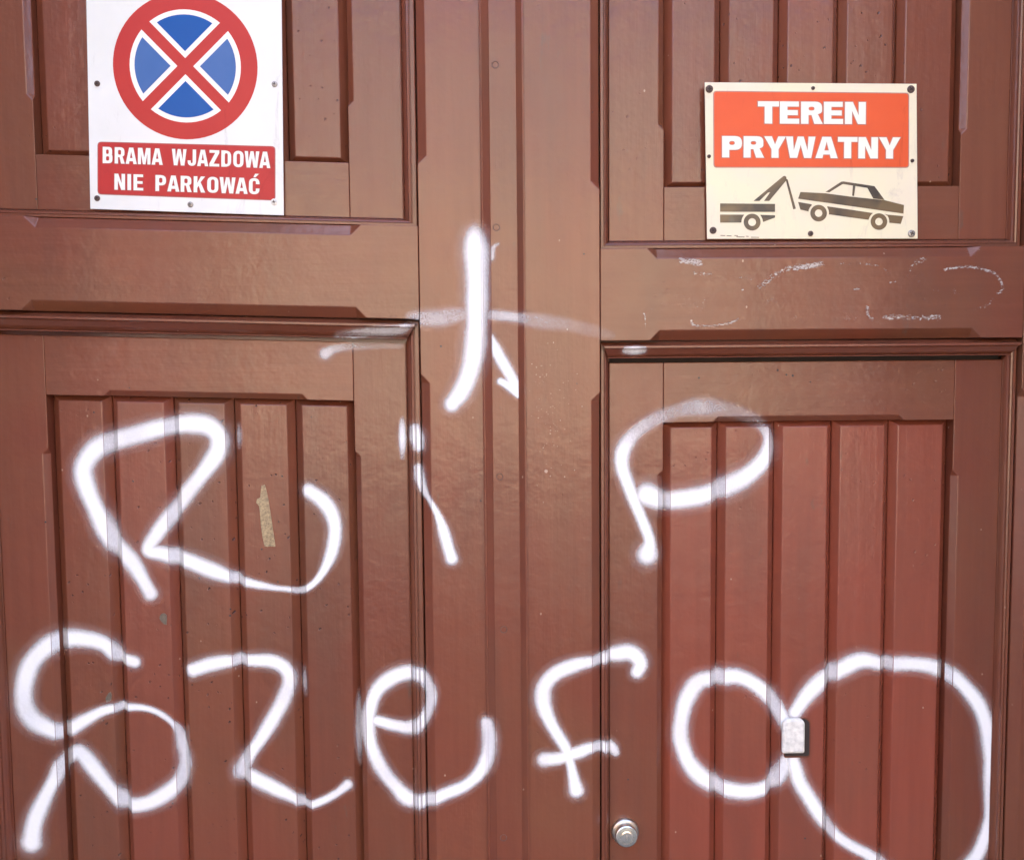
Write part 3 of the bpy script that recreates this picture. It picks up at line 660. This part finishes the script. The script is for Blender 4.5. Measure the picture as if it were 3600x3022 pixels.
cx0, cz0 = at(2793, 2592, Yf)
cover = empty('lock_cover', (cx0, Yf, cz0)); tag(cover, 'small white painted lock cover where the two sprayed rings meet', 'lock cover'); co = (cx0, Yf, cz0)
def rounded(x0, x1, z0, z1, rs, n=5):
    """outline, radii at bl, br, tr, tl"""
    P = []
    for (cx, cz, a0, r) in ((x0+rs[0], z0+rs[0], 180, rs[0]), (x1-rs[1], z0+rs[1], 270, rs[1]), (x1-rs[2], z1-rs[2], 0, rs[2]), (x0+rs[3], z1-rs[3], 90, rs[3])):
        for k in range(n+1):
            a = math.radians(a0+90*k/n); P.append((cx+r*math.cos(a), cz+r*math.sin(a)))
    return P
A = [at(2752, 2660, Yf), at(2846, 2660, Yf), at(2752, 2522, Yf)]
P0 = rounded(A[0][0]+.001, A[1][0], A[0][1], A[2][1], (.003,.005,.009,.012))
n = len(P0)
V = [(x, Yf+.001, z) for x, z in P0]+[(x, Yf-.0035, z) for x, z in P0]
Fc = [tuple(range(n)), tuple(range(n, 2*n))]+[(i, (i+1) % n, n+(i+1) % n, n+i) for i in range(n)]
mesh_obj('back_plate', V, Fc, M['mould'], cover, co, .0006)
PR = rounded(A[0][0]+.0012, A[1][0]-.0022, A[0][1]+.003, A[2][1]-.0010, (.003,.004,.009,.012))
V = [(x, Yf-.0030, z) for x, z in PR]+[(x, Yf-.0042, z) for x, z in PR]
Fc = [tuple(range(n)), tuple(range(n, 2*n))]+[(i, (i+1) % n, n+(i+1) % n, n+i) for i in range(n)]
mesh_obj('gap_shade', V, Fc, M['dark_hole'], cover, co)  # near-black plate painting the shadow gap around the flap
B0 = [at(2754, 2652, Yf-.014), at(2832, 2652, Yf-.014), at(2754, 2531, Yf-.014)]
P1 = rounded(B0[0][0], B0[1][0], B0[0][1], B0[2][1], (.003,.003,.010,.012))
V = [(x, Yf-.0034, z) for x, z in P1]+[(x, Yf-.0085, z) for x, z in P1]
mid = ((B0[0][0]+B0[1][0])/2, (B0[0][1]+B0[2][1])/2)
V += [(mid[0]+(x-mid[0])*.82, Yf-.0105, mid[1]+(z-mid[1])*.88) for x, z in P1]
Fc = [tuple(range(n)), tuple(range(2*n, 3*n))]+[(i, (i+1) % n, n+(i+1) % n, n+i) for i in range(n)]+[(n+i, n+(i+1) % n, 2*n+(i+1) % n, 2*n+i) for i in range(n)]
mesh_obj('flap', V, Fc, M['cap_white'], cover, co, .0012)

# ------------------------------------------------------------------ signs
def flat(name, pts, y, mat, parent, origin, holes=None):
    V = [(x, y, z) for x, z in pts]
    return mesh_obj(name, V, [tuple(range(len(V)))], mat, parent, origin)
def fillet(pts, n=5):
    out = []; m = len(pts)
    for i in range(m):
        p = np.array(pts[i][:2], float); r = pts[i][2] if len(pts[i]) > 2 else 0
        if not r: out.append(tuple(p)); continue
        a, b = np.array(pts[i-1][:2], float)-p, np.array(pts[(i+1) % m][:2], float)-p
        a = a/np.linalg.norm(a)*min(r, np.linalg.norm(a)*.5 if len(pts[i-1]) > 2 else np.linalg.norm(a)*.98)
        b = b/np.linalg.norm(b)*min(r, np.linalg.norm(b)*.5 if len(pts[(i+1) % m]) > 2 else np.linalg.norm(b)*.98)
        for k in range(n+1):
            t = k/n; t0 = .45
            q = p+a*(1-t)**2+b*t**2; out.append(tuple(q))
    return out
def glyph(ch, W, S, h):
    """bold block capital as outlines in a cell of height 1: (advance width, outer outline, holes, extras)"""
    w = W*{'M': 1.28, 'W': 1.5, 'I': 0, 'J': .86, 'A': 1.14, 'Y': 1.1, 'T': 1.0, 'K': 1.06, 'O': 1.05, 'E': .92}.get(ch, 1.0)
    ho, ex = [], []
    rc = lambda x0, y0, x1, y1, r: [(x0,y0,r),(x1,y0,r),(x1,y1,r),(x0,y1,r)]
    if ch == 'I': w = S; o = [(0,0),(S,0),(S,1),(0,1)]
    elif ch == 'E': o = [(0,0),(w,0),(w,h),(S,h),(S,.5-h*.5),(w*.93,.5-h*.5),(w*.93,.5+h*.5),(S,.5+h*.5),(S,1-h),(w*.98,1-h),(w*.98,1),(0,1)]
    elif ch == 'T': o = [(w/2-S/2,0),(w/2+S/2,0),(w/2+S/2,1-h),(w,1-h),(w,1),(0,1),(0,1-h),(w/2-S/2,1-h)]
    elif ch == 'N': o = [(0,0),(S*.95,0),(S*.95,.60),(w-S*1.05,0),(w,0),(w,1),(w-S*.95,1),(w-S*.95,.40),(S*1.05,1),(0,1)]
    elif ch == 'M': o = [(0,0),(S*.9,0),(S*.9,.66),(w/2-S*.38,0),(w/2+S*.38,0),(w-S*.9,.66),(w-S*.9,0),(w,0),(w,1),(w-S*1.3,1),(w/2,.40),(S*1.3,1),(0,1)]
    elif ch == 'A':
        ya = .80; xl = lambda y: S*1.0+(w/2-S*1.0)*y/ya
        o = [(0,0),(S*1.0,0),(xl(.17),.17),(w-xl(.17),.17),(w-S*1.0,0),(w,0),(w/2+S*.62,1),(w/2-S*.62,1)]
        ho = [[(xl(.36),.36),(w-xl(.36),.36),(w/2,ya*.98)]]
    elif ch == 'B':
        o = [(0,0),(w,0,.24),(w,.53,.16),(w*.90,.53),(w*.96,.55),(w*.96,1,.22),(0,1)]
        ho = [rc(S,h,w-S,.5-h*.42,.09), rc(S,.5+h*.42,w*.96-S,1-h,.09)]
    elif ch == 'P': o = [(0,0),(S,0),(S,.36),(w,.36,.28),(w,1,.28),(0,1)]; ho = [rc(S,.36+h,w-S,1-h,.11)]
    elif ch == 'R':
        o = [(0,0),(S,0),(S,.40),(w*.50,.40),(w-S*1.02,0),(w*1.04,0),(w*.80,.44),(w,.50,.10),(w,1,.26),(0,1)]; ho = [rc(S,.40+h*.9,w-S,1-h,.1)]
    elif ch == 'D': o = [(0,0),(w,0,.36),(w,1,.36),(0,1)]; ho = [rc(S,h,w-S,1-h,.14)]
    elif ch == 'O': o = rc(0,0,w,1,.34); ho = [rc(S,h,w-S,1-h,.15)]
    elif ch in 'CĆ':
        o = [(w-S,.36),(w,.36),(w,0,.32),(0,0,.32),(0,1,.32),(w,1,.32),(w,.64),(w-S,.64),(w-S,1-h,.10),(S,1-h,.13),(S,h,.13),(w-S,h,.10)]
        if ch == 'Ć': ex = [[(w*.42,1.07),(w*.62,1.07),(w*.92,1.28),(w*.58,1.28)]]
    elif ch == 'J': o = [(0,.32),(0,0,.28),(w,0,.28),(w,1),(w-S,1),(w-S,h,.1),(S*.9,h,.08),(S*.9,.32)]
    elif ch == 'K': o = [(0,0),(S,0),(S,.28),(S*1.42,.42),(w-S*1.08,0),(w*1.03,0),(S*1.9,.64),(w,1),(w-S*1.12,1),(S,.58),(S,1),(0,1)]
    elif ch == 'W': o = [(w*.14,0),(w*.38,0),(w*.5,.62),(w*.62,0),(w*.86,0),(w,1),(w-S*.98,1),(w*.735,.36),(w*.60,1),(w*.40,1),(w*.265,.36),(S*.98,1),(0,1)]
    elif ch == 'Z': o = [(0,0),(w,0),(w,h),(S*1.2,h),(w,1-h*1.05),(w,1),(0,1),(0,1-h),(w-S*1.2,1-h),(0,h*1.05)]
    elif ch == 'Y': o = [(w/2-S/2,0),(w/2+S/2,0),(w/2+S/2,.40),(w,1),(w-S*1.08,1),(w/2,.62),(S*1.08,1),(0,1),(w/2-S/2,.40)]
    return w, o, ho, ex
def text_mesh(s, style, off=0.0):
    W, S, h, gap, sp_ = style
    V, Fc, x, n = [], [], 0.0, 0
    for ch in s:
        if ch == ' ': x += sp_; continue
        w, o, ho, ex = glyph(ch, W, S, h)
        k = gap*.45 if ch in 'AYWT' else 0
        x -= k
        cu = bpy.data.curves.new('t', 'CURVE'); cu.dimensions = '2D'; cu.fill_mode = 'BOTH'; cu.offset = off
        for q, pts in [(1, o)]+[(-1, p) for p in ho]+[(1, p) for p in ex]:
            P = fillet(pts)
            if q < 0: P = P[::-1]
            sl = cu.splines.new('POLY'); sl.points.add(len(P)-1); sl.use_cyclic_u = True
            for pt, (a, b) in zip(sl.points, P): pt.co = (a+x, b, 0, 1)
        ob = bpy.data.objects.new('t', cu); COL.objects.link(ob)
        dg = bpy.context.evaluated_depsgraph_get(); me = bpy.data.meshes.new_from_object(ob.evaluated_get(dg))
        b0 = len(V); V += [(v.co.x, v.co.y, (n % 2)*.00008) for v in me.vertices]; Fc += [tuple(b0+i for i in p.vertices) for p in me.polygons]
        bpy.data.objects.remove(ob); bpy.data.curves.remove(cu); bpy.data.meshes.remove(me)
        x += w+gap-k; n += 1
    return V, Fc
CONDENSED = (.56, .190, .158, .130, .52)
BLACK = (.80, .285, .225, .075, .4)
def lettering(s, bl, br, tl, y, Y, style, mat, parent, origin, grow=0.0, name='lettering'):
    V0, _ = text_mesh(s, style)
    x0, x1 = min(v[0] for v in V0), max(v[0] for v in V0)
    V, Fc = text_mesh(s, style, grow) if grow else (V0, _)
    a, b, c = np.array(at(*bl, Y)), np.array(at(*br, Y)), np.array(at(*tl, Y))
    W = []
    for u, v, dy in V:
        p = a+(b-a)*(u-x0)/(x1-x0)+(c-a)*v; W.append((p[0], y-dy, p[1]))
    return mesh_obj(name, W, Fc, mat, parent, origin)
def sign_plate(parent, origin, cs, Y, th, mat):
    (tl, tr, br, bl) = [at(*c, Y) for c in cs]
    V = [(x, Y, z) for x, z in (tl, tr, br, bl)]+[(x, Y+th, z) for x, z in (tl, tr, br, bl)]
    return mesh_obj('plate', V, [(0,1,2,3),(4,5,6,7),(0,1,5,4),(1,2,6,5),(2,3,7,6),(3,0,4,7)], mat, parent, origin, .0006)
def c1(x, y): return (x/1.75, y/1.75)
def c3(x, y): return (2400+x/1.75, y/1.75)
def round_quad(cs, r, Y, n=4):
    """rounded corners of a px quad tl,tr,br,bl"""
    P = [np.array(at(*c, Y)) for c in cs]; out = []
    for i in range(4):
        p, a, b = P[i], P[i-1], P[(i+1) % 4]
        u = (a-p)/np.linalg.norm(a-p); w = (b-p)/np.linalg.norm(b-p)
        for k in range(n+1):
            t = k/n; out.append(tuple(p+u*r*(1-t)**2+w*r*t**2))
    return out
YS = .0185
# no stopping sign
org = (at(651,480,YS)[0], YS, at(651,740,YS)[1])
s1 = empty('no_stopping_sign', org); tag(s1, 'white no stopping sign with blue and red disc, reading BRAMA WJAZDOWA NIE PARKOWAĆ', 'sign')
sign_plate(s1, org, [(300,-150),(988,-138),(997.5,757.5),(317,734.5)], YS, .0025, M['sign_white'])
ctr = np.array(at(*c1(1141,409), YS)); Rr = 247*PXM
def arc(r, a0, a1, n): return [(r*math.cos(a0+(a1-a0)*k/n), r*math.sin(a0+(a1-a0)*k/n)) for k in range(n+1)]
TILT = math.radians(-1.0)
def place(P): return [(ctr[0]+x*math.cos(TILT)-z*math.sin(TILT), ctr[1]+x*math.sin(TILT)+z*math.cos(TILT)) for x, z in P]
disc = flat('red_disc', place(arc(Rr, 0, 2*math.pi*71/72, 71)), YS-.0003, M['ring_red'], s1, org)
for k, mt in enumerate(('blue_pale', 'blue', 'blue_pale', 'blue')):
    for (rad, apex, y, m_, nm) in ((190, 27, YS-.0006, 'letter_white', 'white_border'), (173, 50, YS-.0009, mt, 'blue_sector')):
        rad *= PXM; apex *= PXM
        # sides run at 45 degrees from the apex until they meet the circle
        s = apex/math.sqrt(2); t = -s+math.sqrt(max(0, rad*rad-apex*apex/2+0*s))
        t = (-2*apex/math.sqrt(2)+math.sqrt(2*apex*apex-4*(apex*apex-rad*rad)))/2
        e = (apex+t/math.sqrt(2), t/math.sqrt(2)); a = math.atan2(e[1], e[0])
        P = [(apex, 0)]+arc(rad, -a, a, 14)
        q = k*math.pi/2
        P = [(x*math.cos(q)-z*math.sin(q), x*math.sin(q)+z*math.cos(q)) for x, z in P]
        flat(nm, place(P), y, M[m_], disc, org)
pan = [c1(600,872), c1(1695,900), c1(1695,1235), c1(600,1197)]
pin = [c1(606,878), c1(1689,906), c1(1689,1229), c1(606,1191)]
pb = flat('text_panel_border', round_quad(pan, .006, YS), YS-.0003, M['outline_red'], s1, org)
flat('text_panel', round_quad(pin, .0055, YS), YS-.0006, M['panel_red'], pb, org)
lettering('BRAMA WJAZDOWA', c1(634,1005), c1(1664,1036), c1(634,905), YS-.0012, YS, CONDENSED, M['letter_white'], s1, org)
lettering('NIE PARKOWAĆ', c1(706,1168), c1(1597,1197), c1(706,1070), YS-.0012, YS, CONDENSED, M['letter_white'], s1, org)
lettering('BRAMA WJAZDOWA', c1(634,1005), c1(1664,1036), c1(634,905), YS-.0009, YS, CONDENSED, M['outline_red'], s1, org, .035, name='lettering_outline')
lettering('NIE PARKOWAĆ', c1(706,1168), c1(1597,1197), c1(706,1070), YS-.0009, YS, CONDENSED, M['outline_red'], s1, org, .035, name='lettering_outline')
for (px, py, mt) in ((341,294,'rusty'),(965,296,'steel'),(341,697,'rusty'),(669,719,'steel'),(963,710,'cap_white'),(330,-108,'rusty'),(960,-98,'steel')):
    x, z = at(px, py, YS-.001); screw(s1, org, (x, YS-.0004, z), .0042 if mt != 'cap_white' else .0048, M[mt], random.uniform(0, 1.5))
# private ground sign
org = (at(2855,560,YS)[0], YS, at(2855,840,YS)[1])
s2 = empty('private_ground_sign', org); tag(s2, 'cream TEREN PRYWATNY sign with orange panel and tow truck pictogram', 'sign')
sign_plate(s2, org, [(2477.5,289.5),(3223,295),(3226.5,839),(2486,840)], YS, .0022, M['sign_cream'])
pan = [c3(187,560), c3(1393,572), c3(1393,1034), c3(189,1033)]; pin = [c3(193,566), c3(1387,578), c3(1387,1028), c3(195,1027)]
pb = flat('text_panel_border', round_quad(pan, .005, YS), YS-.0003, M['outline'], s2, org)
flat('text_panel', round_quad(pin, .0045, YS), YS-.0006, M['orange'], pb, org)
for s, bl_, br_, tl_ in (('TEREN', (462,762), (1124,766), (462,626)), ('PRYWATNY', (242,970), (1336,978), (242,839))):
    lettering(s, c3(*bl_), c3(*br_), c3(*tl_), YS-.0012, YS, BLACK, M['letter_cream'], s2, org)
    lettering(s, c3(*bl_), c3(*br_), c3(*tl_), YS-.0009, YS, BLACK, M['outline'], s2, org, .03, name='lettering_outline')
def picto(name, pts, k=0): return flat(name, [at(*c3(*p), YS) for p in pts], YS-.0003-k*.0003, M['picto'], s2, org)
def arc_pts(cx, cy, r, a0, a1, n=8): return [(cx+r*math.cos(math.radians(a0+(a1-a0)*k/n)), cy+r*math.sin(math.radians(a0+(a1-a0)*k/n))) for k in range(n+1)]
def wheel(cx, cy, ro, ri):
    V, Fc, n = [], [], 32
    for r in (ro, ri):
        for k in range(n):
            x, z = at(*c3(cx+r*math.cos(2*math.pi*k/n), cy+r*math.sin(2*math.pi*k/n)), YS); V.append((x, YS-.0003, z))
    for k in range(n): Fc.append((k, (k+1) % n, n+(k+1) % n, n+k))
    mesh_obj('printed_wheel', V, Fc, M['picto'], s2, org)
picto('printed_truck_bed', [(230,1252),(568,1255),(568,1304),(230,1303)])
picto('printed_truck_chassis', [(230,1321),(378,1321)]+arc_pts(427,1367,66,222,180,5)+[(360,1370),(230,1370)])
picto('printed_truck_tail', [(478,1322),(568,1325),(568,1339),(496,1366)]+arc_pts(427,1367,66,-5,-40,4))
wheel(427,1367,52,24)
picto('printed_crane_boom', [(435,1237),(618,1085),(630,1082),(638,1092),(636,1112),(532,1237),(500,1237),(538,1183),(524,1186),(472,1237)])
picto('printed_tow_line', [(630,1094),(646,1106),(696,1284),(680,1289)])
picto('printed_car_body', [(724,1182),(880,1190),(1030,1210),(1180,1226),(1242,1232),(1361,1262),(1358,1315),(1100,1278),(850,1243),(710,1223)])
picto('printed_car_front', [(710,1243),(792,1257)]+arc_pts(836,1312,64,230,195,4)+[(775,1302),(724,1290)])
picto('printed_car_sill', [(890,1270),(1030,1290),(1168,1311)]+arc_pts(1207,1364,64,235,195,4)+[(1143,1353),(1030,1338),(906,1320)]+arc_pts(836,1312,64,8,-35,4))
picto('printed_car_rear', [(1246,1320),(1357,1330),(1341,1378),(1270,1371)]+arc_pts(1207,1364,64,5,-45,4))
wheel(836,1312,51,23); wheel(1207,1364,51,23)
picto('printed_car_roof', [(878,1182),(976,1118),(990,1117),(1180,1146),(1242,1231),(1172,1222),(1136,1157),(990,1133),(982,1134),(902,1184)])
picto('printed_car_pillar', [(1047,1141),(1063,1143),(1054,1207),(1042,1205)])
for k, (a, b, yy) in enumerate(((232,262,1447),(270,300,1449),(318,340,1447),(330,380,1456),(390,405,1452),(420,470,1458))):
    picto('printed_fine_line', [(a,yy),(b,yy+1),(b,yy+5),(a,yy+4)])
for (px, py, r, mt) in ((2494,313,.0056,'rusty'),(3203,314,.0056,'rusty'),(2859,310,.0028,'rusty'),(2493,550,.0028,'rusty'),(3208,565,.0028,'rusty'),(2507,810,.0052,'rusty'),(2850,821,.0040,'rusty'),(3205,821,.0054,'steel')):
    x, z = at(px, py, YS-.001); screw(s2, org, (x, YS-.0004, z), r, M[mt], random.uniform(0, 1.5))
